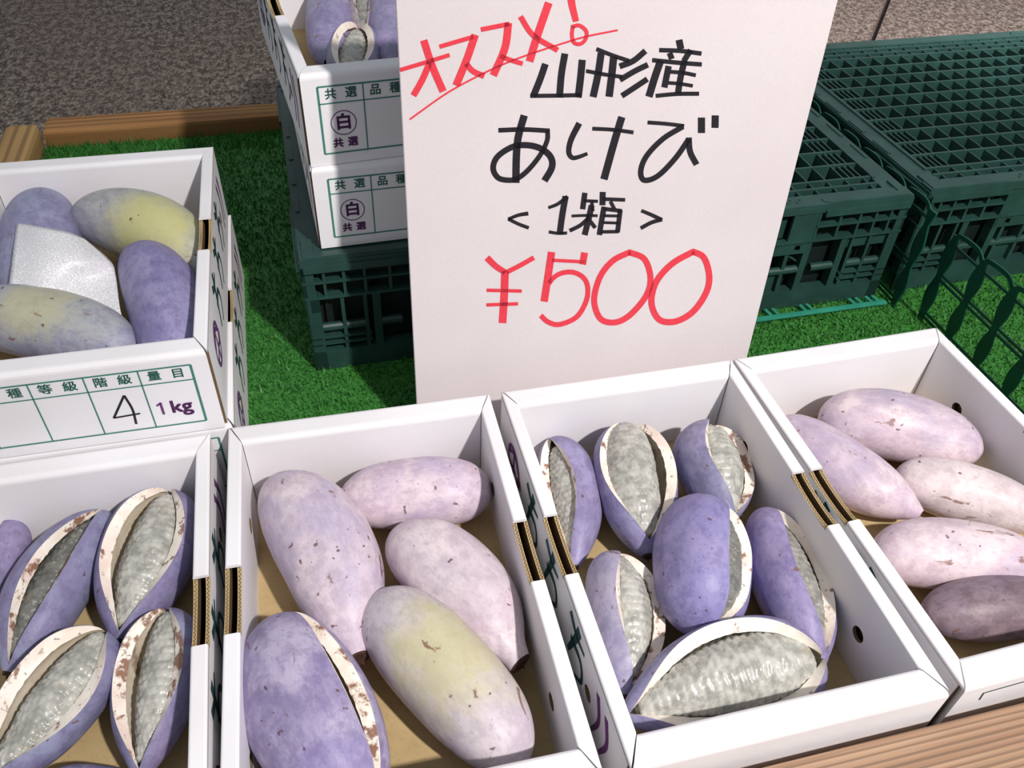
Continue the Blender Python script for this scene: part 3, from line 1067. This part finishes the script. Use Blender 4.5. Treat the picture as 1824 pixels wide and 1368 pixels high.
    group('black_name_lettering', INK_BLACK, BC, [
        ([(115, 712), (300, 706), (494, 716)], 34), ([(306, 602), (262, 760), (248, 900), (244, 1100)], 54),
        ([(478, 712), (474, 790), (420, 900), (330, 1010), (250, 1070), (180, 1080), (110, 1060), (76, 990), (110, 905), (220, 834), (330, 822), (430, 848), (500, 908), (510, 985), (455, 1085)], 34, 50),
        ([(712, 660), (652, 780), (634, 870), (660, 914), (710, 908), (772, 884)], 46, 26), ([(808, 700), (960, 708), (1112, 728)], 28), ([(1026, 614), (970, 800), (894, 1074)], 54),
        ([(1216, 654), (1350, 664), (1486, 680)], 28), ([(1478, 684), (1330, 775), (1210, 900), (1166, 1010), (1190, 1080), (1290, 1050), (1420, 920), (1522, 775)], 40),
        ([(1520, 766), (1530, 870), (1578, 966)], 44), ([(1614, 618), (1614, 732)], 52), ([(1716, 602), (1714, 694)], 52)])
    PC = (840.0, 330.0, 3.965)
    group('black_unit_lettering', INK_BLACK, PC, [
        ([(400, 198), (330, 210), (258, 238)], 28, 22), ([(258, 236), (330, 272), (404, 300)], 24), ([(542, 158), (610, 130), (678, 78)], 22, 28), ([(664, 76), (640, 210), (622, 344)], 44), ([(545, 328), (610, 338), (674, 336)], 22),
        ([(800, 52), (784, 168)], 38), ([(790, 108), (892, 112)], 22), ([(848, 112), (856, 182)], 24), ([(926, 46), (924, 140)], 42), ([(925, 96), (1084, 102)], 26), ([(980, 112), (1010, 170)], 26),
        ([(706, 216), (800, 212), (890, 214)], 20), ([(848, 140), (826, 240), (798, 350)], 42), ([(830, 225), (770, 280), (692, 320)], 28), ([(832, 246), (874, 300)], 28),
        ([(936, 150), (918, 250), (902, 350)], 38), ([(930, 165), (1060, 180)], 28), ([(1050, 172), (1030, 332)], 34), ([(930, 214), (1048, 216)], 20), ([(925, 262), (1040, 266)], 20), ([(910, 328), (1036, 326)], 24),
        ([(1198, 178), (1270, 208), (1345, 244)], 24, 28), ([(1345, 240), (1270, 262), (1194, 302)], 28)])
    group('red_price', INK_RED, PC, [
        ([(108, 510), (170, 570), (238, 614)], 46, 40), ([(440, 510), (340, 566), (246, 614)], 34), ([(236, 605), (230, 780), (218, 972)], 54), ([(106, 740), (354, 746)], 24), ([(104, 844), (328, 836)], 24),
        ([(565, 470), (540, 640), (512, 820)], 52), ([(568, 528), (800, 540)], 24), ([(798, 474), (784, 558)], 48),
        ([(548, 690), (580, 650), (640, 618), (720, 614), (790, 652), (820, 720), (808, 820), (740, 930), (620, 982), (540, 964), (488, 918)], 34, 36),
        ([(1120, 470), (1000, 530), (910, 640), (866, 790), (885, 900), (935, 958), (1030, 964), (1130, 905), (1235, 775), (1263, 650), (1220, 520), (1110, 470)], 42),
        ([(1570, 465), (1420, 550), (1310, 670), (1270, 800), (1290, 900), (1345, 958), (1450, 958), (1565, 890), (1655, 760), (1678, 640), (1640, 510), (1558, 465)], 44)])
build_sign()

# ------------------------------------------------------------------ akebi fruits
PROF = {
    'neck': [(0, 0), (.012, .24), (.05, .50), (.12, .74), (.22, .91), (.36, 1.0), (.50, 1.0), (.64, .93), (.76, .78), (.85, .58), (.91, .41), (.95, .33), (.985, .29), (1, .27)],
    'blunt': [(0, 0), (.012, .26), (.05, .52), (.12, .76), (.22, .91), (.36, 1.0), (.52, 1.0), (.68, .95), (.80, .85), (.88, .71), (.94, .53), (.975, .36), (1, .15)],
    'egg': [(0, 0), (.012, .27), (.05, .54), (.12, .78), (.22, .94), (.34, 1.0), (.48, .99), (.62, .91), (.74, .78), (.84, .60), (.92, .40), (.97, .26), (1, .13)],
    'pod': [(0, 0), (.012, .22), (.05, .46), (.12, .70), (.24, .90), (.38, 1.0), (.54, 1.0), (.68, .92), (.80, .76), (.89, .54), (.95, .34), (.98, .24), (1, .16)],
}
PROFS = {}
for k, pts in PROF.items():
    s = np.array(spline(pts, 12))
    s[:, 0] = np.maximum.accumulate(s[:, 0])
    PROFS[k] = (s[:, 0], np.maximum(s[:, 1], 0))

def prof(kind, u):
    return np.interp(u, *PROFS[kind])

def noise_field(U, V, seed, amp):
    out = np.zeros(U.shape)
    for i in range(U.shape[0]):
        for j in range(U.shape[1]):
            out[i, j] = noise.noise(Vector((U[i, j] * 3.1 + seed * 3.7, math.cos(V[i, j]) * 0.9 + seed, math.sin(V[i, j]) * 0.9 - seed)))
    return out * amp

SEED = [0]
def fruit(label, blunt, stem, hw, floor=0.0046, kind='neck', skin=None, tip=0.6, up=0.0, roll=0.0, A=0.0, slit=(0.05, 0.95), bend=0.0, sag=0.0, rv=0.95,
          group=None, rim=0.5, pulp=0.62, lift=0.0, poff=0.0, thick=0.0085, pdark=0.0, splay=0.12, inner_brown=0.3, lump=0.03, stub=True, da=0.10, bumps=0.0010):
    SEED[0] += 1
    sd = SEED[0]
    nu, nv = 56, 56
    t = np.linspace(0, 1, nu)
    u = 0.55 * t + 0.45 * (0.5 - 0.5 * np.cos(np.pi * t))
    u[0], u[-1] = 0, 1
    cen = 4 * u * (1 - u)
    w = np.clip((u - slit[0]) / (slit[1] - slit[0]), 0, 1)
    lens = np.sin(np.pi * w) ** 0.7
    a = math.radians(A) * lens
    j = np.linspace(0, 1, nv)
    rest = 0.0
    for attempt in range(3):                # let the fruit down until it rests on the floor of its box
        r0 = hw * 0.52 / CAM_F
        zb, zs = floor + up + rest + r0 * rv, floor + up + rest + r0 * rv * tip
        P0, P1 = at(*blunt, zb), at(*stem, zs)
        mid = (P0 + P1) / 2
        Ln = float(np.linalg.norm(P1 - P0))
        r = hw * depth(mid) / CAM_F
        X = Vector((P1 - P0) / Ln)
        U = Vector((0, 0, 1)); U = (U - X * U.dot(X)).normalized()
        S = U.cross(X).normalized()
        ro = math.radians(roll)
        O = (U * math.cos(ro) + S * math.sin(ro)).normalized()
        Y = O.cross(X).normalized()
        # bend and sag are given in the plane of the table: rotate them into the fruit's own frame
        bY, bZ = bend * S.dot(Y), bend * S.dot(O)
        sY, sZ = sag * U.dot(Y), sag * U.dot(O)
        cY, cZ = (bY + sY) * Ln * cen, (bZ + sZ) * Ln * cen
        R = r * prof(kind, u)
        ang = np.linspace(0, 2 * np.pi, 40)
        low = mid[2] + ((u - 0.5) * Ln)[:, None] * X.z + (cY[:, None] + R[:, None] * np.sin(ang)) * Y.z + (cZ[:, None] + R[:, None] * rv * np.cos(ang)) * O.z
        rest += floor + up + 0.0006 - float(low.min())
    root = bpy.data.objects.new('akebi_fruit', None)
    root.empty_display_size = 0.02
    COL.objects.link(root)
    mw = Matrix((X, Y, O)).transposed().to_4x4()
    mw.translation = Vector(mid)
    root.matrix_world = mw
    root['label'] = label
    root['category'] = 'fruit'
    root['group'] = group or 'akebi fruits in the boxes'
    def shell(Rr, aa):
        ang = aa[:, None] + (2 * np.pi - 2 * aa[:, None]) * j[None, :]
        nf = noise_field(np.repeat(u[:, None], nv, 1), ang, sd, lump)
        RR = Rr[:, None] * (1 + nf)
        yy = RR * np.sin(ang)
        zz = RR * rv * np.cos(ang)
        if A > 0:
            k = np.clip(np.cos(ang), 0, 1) ** 1.0 * lens[:, None]
            yy = yy + np.sign(np.sin(ang)) * k * splay * r
        return np.stack([np.repeat(((u - 0.5) * Ln)[:, None], nv, 1), cY[:, None] + yy, cZ[:, None] + zz], 2)
    outer = shell(R, a)
    V, Fc = grid_mesh('', outer, None, None)
    np_object('skin', V, Fc, skin, root, weld=0.00025)
    if A > 0:
        th = np.minimum(thick, 0.42 * R)
        daa = da * lens
        inn = shell(R - th * 0.92, np.maximum(a - daa, 0.25 * a))
        # ragged inner lip
        for i in range(nu):
            jg = 0.0007 * noise.noise(Vector((u[i] * 31.0, sd, 0.0))) * lens[i]
            inn[i, 0, 1] += jg; inn[i, -1, 1] -= jg
            inn[i, 0, 2] += jg * 0.5; inn[i, -1, 2] += jg * 0.5
        sel = np.where((w > 0.0) & (w < 1.0))[0]
        lo, hi = max(0, sel[0] - 1), min(nu, sel[-1] + 2)
        o_, i_ = outer[lo:hi], inn[lo:hi]
        strips = []
        for e in (0, -1):
            po, pi = o_[:, e], i_[:, e]
            cen_line = np.stack([po[:, 0], cY[lo:hi], cZ[lo:hi]], 1)
            rad = po - cen_line
            rad = rad / (np.linalg.norm(rad, axis=1, keepdims=True) + 1e-9)
            bulge = (0.0011 * lens[lo:hi])[:, None]
            m1 = po * 0.72 + pi * 0.28 + rad * bulge
            m2 = po * 0.34 + pi * 0.66 + rad * bulge * 0.9
            strips.append(np.stack([po, m1, m2, pi], 1))
        Vs, Fs, Ms = [], [], []
        off = 0
        for g, mi in ((strips[0], 0), (strips[1], 0), (i_, 1)):
            v_, f_ = grid_mesh('', g, None, None)
            Vs.append(v_); Fs.append(f_ + off); Ms += [mi] * len(f_)
            off += len(v_)
        rd = np_object('rind', np.concatenate(Vs), np.concatenate(Fs), [rim_mat('rind_edge_%02d' % sd, sd * 1.9, rim), inner_mat('rind_inside_%02d' % sd, sd * 1.3, inner_brown)], root, midx=Ms)
        rd['label'] = 'creamy white rind edge with brown stains'
        if pulp > 0:
            npu, npv = 130, 84
            tp = np.linspace(0, 1, npu)
            up_ = slit[0] + 0.05 + (slit[1] - slit[0] - 0.09) * tp
            shape = np.sqrt(np.clip(1 - (2 * tp - 1) ** 2, 0, 1)) ** 0.75
            Rp = np.minimum(r * pulp * shape, np.maximum(0.0003, (r * prof(kind, up_) - np.minimum(thick, .42 * r * prof(kind, up_))) * 0.97)) 
            vp = np.linspace(-np.pi, np.pi, npv)
            arcU = (up_ * Ln / 0.0052)[:, None]
            rows = np.floor(arcU)
            arcV = (vp * r * pulp / 0.0044)[None, :] + 0.5 * (rows % 2)
            jit = np.sin(rows * 12.9 + np.floor(arcV) * 78.2 + sd) * 0.18
            fu = (arcU - rows) - 0.5 + jit
            fv = (arcV - np.floor(arcV)) - 0.5
            bmp = np.clip(1 - (fu / 0.58) ** 2 - (fv / 0.55) ** 2, 0, 1) ** 0.6
            nf = noise_field(np.repeat(up_[:, None], npv, 1) * 3, np.repeat(vp[None, :], npu, 0), sd + 5, 0.05)
            RR = Rp[:, None] * (1 + nf) + bumps * bmp * np.minimum(1, Rp / (0.3 * r))[:, None]
            cp = 4 * up_ * (1 - up_)
            yy = (bY + sY) * Ln * cp[:, None] + RR * np.sin(vp)[None, :] + poff * r * shape[:, None]
            zz = (bZ + sZ) * Ln * cp[:, None] + RR * np.cos(vp)[None, :] + lift * r * shape[:, None]
            P = np.stack([np.repeat(((up_ - 0.5) * Ln)[:, None], npv, 1), yy, zz], 2)
            V, Fc = grid_mesh('', P, None, None)
            pu = np_object('pulp', V, Fc, pulp_mat('pulp_%02d' % sd, sd * 0.9, pdark), root)
            pu['label'] = 'translucent grey seed pulp'
    if stub:
        m = MB()
        rr = R[-1]
        e = Ln / 2
        m.cyl((e - 0.0025, 0, 0), (e + 0.0010, 0, 0), rr * 0.99, 14, 0, rr * 0.88)
        for q in range(3):
            an = q * 2.1 + sd
            m.bar((e, rr * 0.5 * math.cos(an), rr * 0.5 * math.sin(an)), (e + 0.0026, rr * 0.8 * math.cos(an), rr * 0.8 * math.sin(an)), 0.0008, 0.0008)
        m.build('stem', STEM, root)
    return root

LAV = (176, 164, 200); PINK = (212, 188, 204); PALE = (222, 206, 210); BLUE = (138, 130, 192); GREYP = (168, 164, 182); CREAM = (210, 204, 190)
def sk(i, *args, **kw):
    return skin_mat('akebi_skin_%02d' % i, *args, seed=float(i), **kw)

# second box: five nearly closed fruits
fruit('pale lavender closed akebi with a curved stem end, back left of the second box', (494, 852), (636, 1174), 88, skin=sk(1, (198, 182, 196), (220, 204, 210), hi=(176, 164, 192), spots=1.0), bend=0.07, tip=.55, lump=.05)
fruit('pale pink closed akebi lying crosswise at the back of the second box', (876, 872), (604, 893), 65, kind='blunt', tip=.9, skin=sk(2, (198, 178, 196), (218, 200, 208), hi=(178, 164, 194), spots=1.4, scar=.2), stub=False, bend=-0.02)
fruit('pale pink akebi with a cut brown stem, right side of the second box', (704, 944), (926, 1182), 80, skin=sk(3, (200, 186, 196), (220, 206, 210), hi=(198, 176, 190), scar=.3), bend=0.06, tip=.6, lump=.04)
fruit('largest akebi of the second box, with a yellow flush along its back', (664, 1064), (934, 1362), 87, kind='blunt', up=.001, tip=.85, skin=sk(4, (192, 182, 190), (208, 198, 202), hi=(190, 172, 190), yellow=0.62, yc=(0.0, 0.005, 0.03), yr=0.058, scar=.5), bend=0.015)
fruit('violet akebi with a narrow brown-stained slit, front left of the second box', (486, 1106), (664, 1460), 112, kind='pod', tip=.95, skin=sk(5, (144, 133, 170), (182, 172, 198), hi=(126, 115, 166), scar=.4, spots=.8), roll=46, A=11.5, slit=(0.04, 0.97), rim=0.75, thick=0.0075, pulp=0.0, splay=0.03, da=0.20, stub=False, bend=-0.03)

# third box: seven split fruits
fruit('split akebi with its slit facing left, back left corner of the third box', (988, 784), (1024, 1010), 53, kind='egg', skin=sk(6, (136, 127, 162), (154, 148, 186), hi=(150, 135, 166)), roll=-42, A=36, slit=(0.03, 0.95), rim=0.6, pulp=0.66, lift=0.05, splay=0.10, thick=0.0075, bend=.06)
fruit('wide open heart-shaped akebi at the back of the third box', (1115, 764), (1154, 990), 73, kind='egg', skin=sk(7, (132, 123, 164), (150, 149, 180), hi=(144, 135, 170)), roll=4, A=60, slit=(-0.10, 0.94), rim=0.45, pulp=0.62, lift=0.22, poff=-0.16, splay=0.14, thick=0.0088, inner_brown=.6)
fruit('split akebi with a brown-scarred rim, back right corner of the third box', (1250, 762), (1299, 930), 68, kind='egg', skin=sk(8, (126, 125, 156), (152, 146, 178), hi=(144, 124, 146), bruise=.6), roll=34, A=52, slit=(-0.05, 0.97), rim=1.0, pulp=0.66, lift=0.06, splay=0.14, thick=0.0088, inner_brown=.9)
fruit('split akebi with fuzzy white pulp against the left side of the third box', (1089, 988), (1110, 1240), 68, kind='egg', skin=sk(9, (150, 146, 178), (176, 168, 188), hi=(166, 160, 172), scar=.9), roll=36, A=52, slit=(-0.02, 0.95), rim=0.6, pulp=0.66, lift=0.04, splay=0.14, thick=0.0088, bend=.06)
fruit('plump violet akebi with a slit down its right side, middle of the third box', (1249, 896), (1246, 1128), 86, kind='blunt', up=.004, tip=.8, skin=sk(10, (130, 123, 170), (152, 143, 184), hi=(138, 131, 178), spots=.9, scar=.3), roll=50, A=17, slit=(0.03, 0.98), rim=0.75, pulp=0.70, lift=0.14, splay=0.20, da=0.2, pdark=.6, thick=0.0081, stub=False)
fruit('violet akebi split along its length, right side of the third box', (1357, 908), (1460, 1188), 66, kind='pod', skin=sk(11, (128, 119, 164), (154, 143, 180), hi=(134, 123, 162)), roll=32, A=30, slit=(0.05, 0.95), rim=0.5, pulp=0.62, lift=0.06, pdark=.35, splay=0.16, thick=0.0088)
fruit('widest open akebi of grey pulp lying crosswise at the front of the third box', (1462, 1172), (1112, 1276), 94, kind='egg', tip=.8, skin=sk(12, (132, 121, 164), (150, 149, 180), hi=(140, 131, 168)), roll=20, A=64, slit=(0.0, 0.98), rim=0.25, pulp=0.74, lift=0.10, splay=0.16, thick=0.0100, bumps=.0012, stub=False, bend=-0.04)

# rightmost box: five closed pinkish fruits
fruit('pinkish closed akebi lying across the back of the rightmost box', (1457, 742), (1748, 802), 65, kind='blunt', tip=.9, skin=sk(13, (202, 182, 194), (224, 206, 210), hi=(168, 156, 182), scar=.3), bend=0.06, stub=False)
fruit('pinkish akebi with a brown scar near its end, left side of the rightmost box', (1384, 750), (1640, 917), 58, kind='pod', tip=.8, skin=sk(14, (198, 178, 194), (220, 202, 208), hi=(176, 162, 188), scar=.9), bend=-0.045, stub=False)
fruit('pale freckled akebi pointing right from the middle of the rightmost box', (1592, 846), (1862, 925), 55, kind='blunt', tip=.95, skin=sk(15, (208, 192, 194), (224, 210, 210), hi=(202, 188, 194), scar=1.1, spots=.8), bend=0.03, stub=False)
fruit('pink scarred akebi, second from the front in the rightmost box', (1550, 988), (1868, 1014), 65, kind='blunt', tip=.95, skin=sk(16, (202, 180, 192), (220, 202, 206), hi=(178, 166, 190), scar=1.1, spots=.6), bend=0.05, stub=False)
fruit('dark bruised purple akebi at the front of the rightmost box', (1642, 1096), (1920, 1078), 58, kind='pod', tip=.95, skin=sk(17, (116, 98, 106), (142, 122, 128), hi=(122, 108, 124), bruise=.7, scar=1.0), bend=0.02, stub=False)

# leftmost box: split purple fruits
fruit('purple akebi cut by the left edge, at the back of the leftmost box', (28, 930), (-44, 1090), 45, kind='egg', skin=sk(18, (130, 123, 156), (152, 140, 178)), roll=-26, A=34, slit=(0.0, 0.95), rim=0.7, thick=0.0075, pulp=.6)
fruit('violet akebi with a dark narrow slit, back left in the leftmost box', (190, 912), (16, 1200), 67, kind='pod', skin=sk(19, (128, 121, 154), (140, 143, 172), hi=(130, 120, 158)), roll=8, A=18, slit=(0.02, 0.97), rim=0.85, pulp=0.55, pdark=.75, splay=0.14, thick=0.0081, bend=-.05)
fruit('wide split akebi against the back right of the leftmost box', (304, 880), (213, 1142), 80, kind='egg', skin=sk(20, (126, 119, 156), (148, 141, 174), hi=(128, 121, 154)), roll=4, A=44, slit=(-0.02, 0.97), rim=0.55, pulp=0.60, lift=0.02, poff=0.12, splay=0.18, thick=0.0088)
fruit('largest gaping akebi with wet grey pulp, front left of the leftmost box', (191, 1127), (-24, 1404), 82, kind='egg', up=.006, tip=.8, skin=sk(21, (128, 121, 158), (142, 145, 174), hi=(126, 119, 152)), roll=6, A=54, slit=(-0.03, 0.97), rim=0.45, pulp=0.58, lift=0.02, poff=0.14, splay=0.18, thick=0.0100, bumps=.0012)
fruit('split akebi with a yellowish inside, front right of the leftmost box', (302, 1088), (252, 1382), 73, kind='egg', up=.004, skin=sk(22, (126, 119, 154), (138, 141, 170), hi=(136, 118, 152)), roll=-6, A=46, slit=(-0.03, 0.98), rim=0.8, pulp=0.56, lift=0.0, poff=0.18, splay=0.16, thick=0.0088, inner_brown=.5)
fruit('violet akebi peeking over the bottom edge, frontmost in the leftmost box', (70, 1404), (262, 1420), 46, kind='blunt', skin=sk(23, (128, 121, 160), (150, 143, 176)), stub=False)

# the box marked 4
Z5 = BH + 0.0008 + 0.0046
fruit('yellow-green akebi at the back right of the box marked 4', (137, 378), (368, 490), 68, Z5, up=.006, skin=sk(24, (156, 154, 168), (174, 174, 174), hi=(170, 170, 160), yellow=0.85, yc=(0.018, 0.0, 0.025), yr=0.062, scar=.1), bend=0.12, tip=.7)
fruit('violet akebi partly under the white foam sheet in the box marked 4', (76, 354), (70, 560), 68, Z5, 'blunt', skin=sk(25, (136, 133, 166), (150, 152, 182)), stub=False)
fruit('deep violet akebi at the front right of the box marked 4', (247, 446), (313, 662), 66, Z5, 'blunt', up=.008, skin=sk(26, (126, 119, 162), (146, 139, 176), hi=(140, 131, 166)), bend=.05, stub=False)
fruit('greyish violet akebi at the front left of the box marked 4', (-70, 556), (240, 626), 68, Z5, 'blunt', up=.006, skin=sk(27, (142, 142, 168), (160, 160, 178), hi=(168, 170, 168), yellow=0.5, yc=(0.0, 0.0, 0.03), yr=0.045), bend=0.05, stub=False, tip=.9)

# the upper box of the stack behind the sign
Z7 = CRATE_H + BH + 0.001 + 0.0046
fruit('violet akebi with a brown smear, left side of the upper box behind the sign', (592, -40), (584, 112), 42, Z7, 'blunt', up=.006, skin=sk(28, (138, 128, 168), (154, 152, 182), scar=1.0), stub=False)
fruit('akebi with an upright brown slit, back of the upper box behind the sign', (640, -90), (646, 78), 34, Z7, 'pod', skin=sk(29, (150, 140, 162), (178, 164, 164)), up=.008, roll=8, A=34, slit=(0.05, 0.98), rim=1.0, pulp=0.5, thick=0.0075, stub=False, pdark=.4)
fruit('violet akebi half hidden by the sign in the upper box', (696, -40), (692, 112), 38, Z7, 'blunt', up=.008, skin=sk(30, (136, 131, 164), (158, 146, 184)), stub=False)
fruit('split akebi with torn white edges at the front of the upper box behind the sign', (638, 58), (616, 172), 46, Z7, 'egg', up=.004, skin=sk(31, (138, 136, 170), (158, 156, 182)), roll=6, A=46, slit=(0.0, 0.97), rim=0.3, pulp=0.55, thick=0.0075, stub=False)

# ------------------------------------------------------------------ foam sheet in the box marked 4
def foam_sheet():
    t = NT('white_foam_sheet')
    v = t.coord()
    c = t.mix(t.ramp(t.noise(v, 900.0, 2), 0.4, 0.7), lin((214, 212, 216)), lin((250, 250, 252)))
    t.bump(t.noise(v, 700.0, 2), 0.0006, 0.7)
    t.b.inputs['Transmission Weight'].default_value = 0.0
    fm = t.done(c, 0.3, 0.6)
    zb = Z5
    rows = [  # back edge to front edge: pixel and height
        [((30, 397), .066), ((72, 404), .073), ((118, 412), .071), ((150, 424), .063)],
        [((24, 440), .066), ((80, 452), .070), ((140, 462), .066), ((196, 464), .052)],
        [((18, 490), .060), ((80, 505), .060), ((150, 500), .050), ((206, 490), .046)],
        [((10, 540), .050), ((80, 560), .044), ((170, 545), .042), ((216, 560), .042)],
        [((0, 580), .044), ((90, 600), .034), ((190, 590), .036), ((238, 606), .034)],
    ]
    G = np.array([[at(*p, zb + z) for p, z in row] for row in rows])
    # refine by splines both ways
    fine = np.array([spline(list(r), 8) for r in G])
    fine = np.array([spline(list(fine[:, k]), 8) for k in range(fine.shape[1])]).transpose(1, 0, 2)
    org = fine.reshape(-1, 3).mean(0)
    nrm = np.array([0.0, 0.0, 0.0007])
    V1, F1 = grid_mesh('', fine - org, None, None)
    o = np_object('foam_sheet', V1, F1, fm)
    o.location = org
    md = o.modifiers.new('thickness', 'SOLIDIFY')
    md.thickness = 0.0007
    o['label'] = 'thin white foam sheet draped between the akebi in the box marked 4'
    o['category'] = 'packing sheet'
foam_sheet()
bpy.context.view_layer.update()
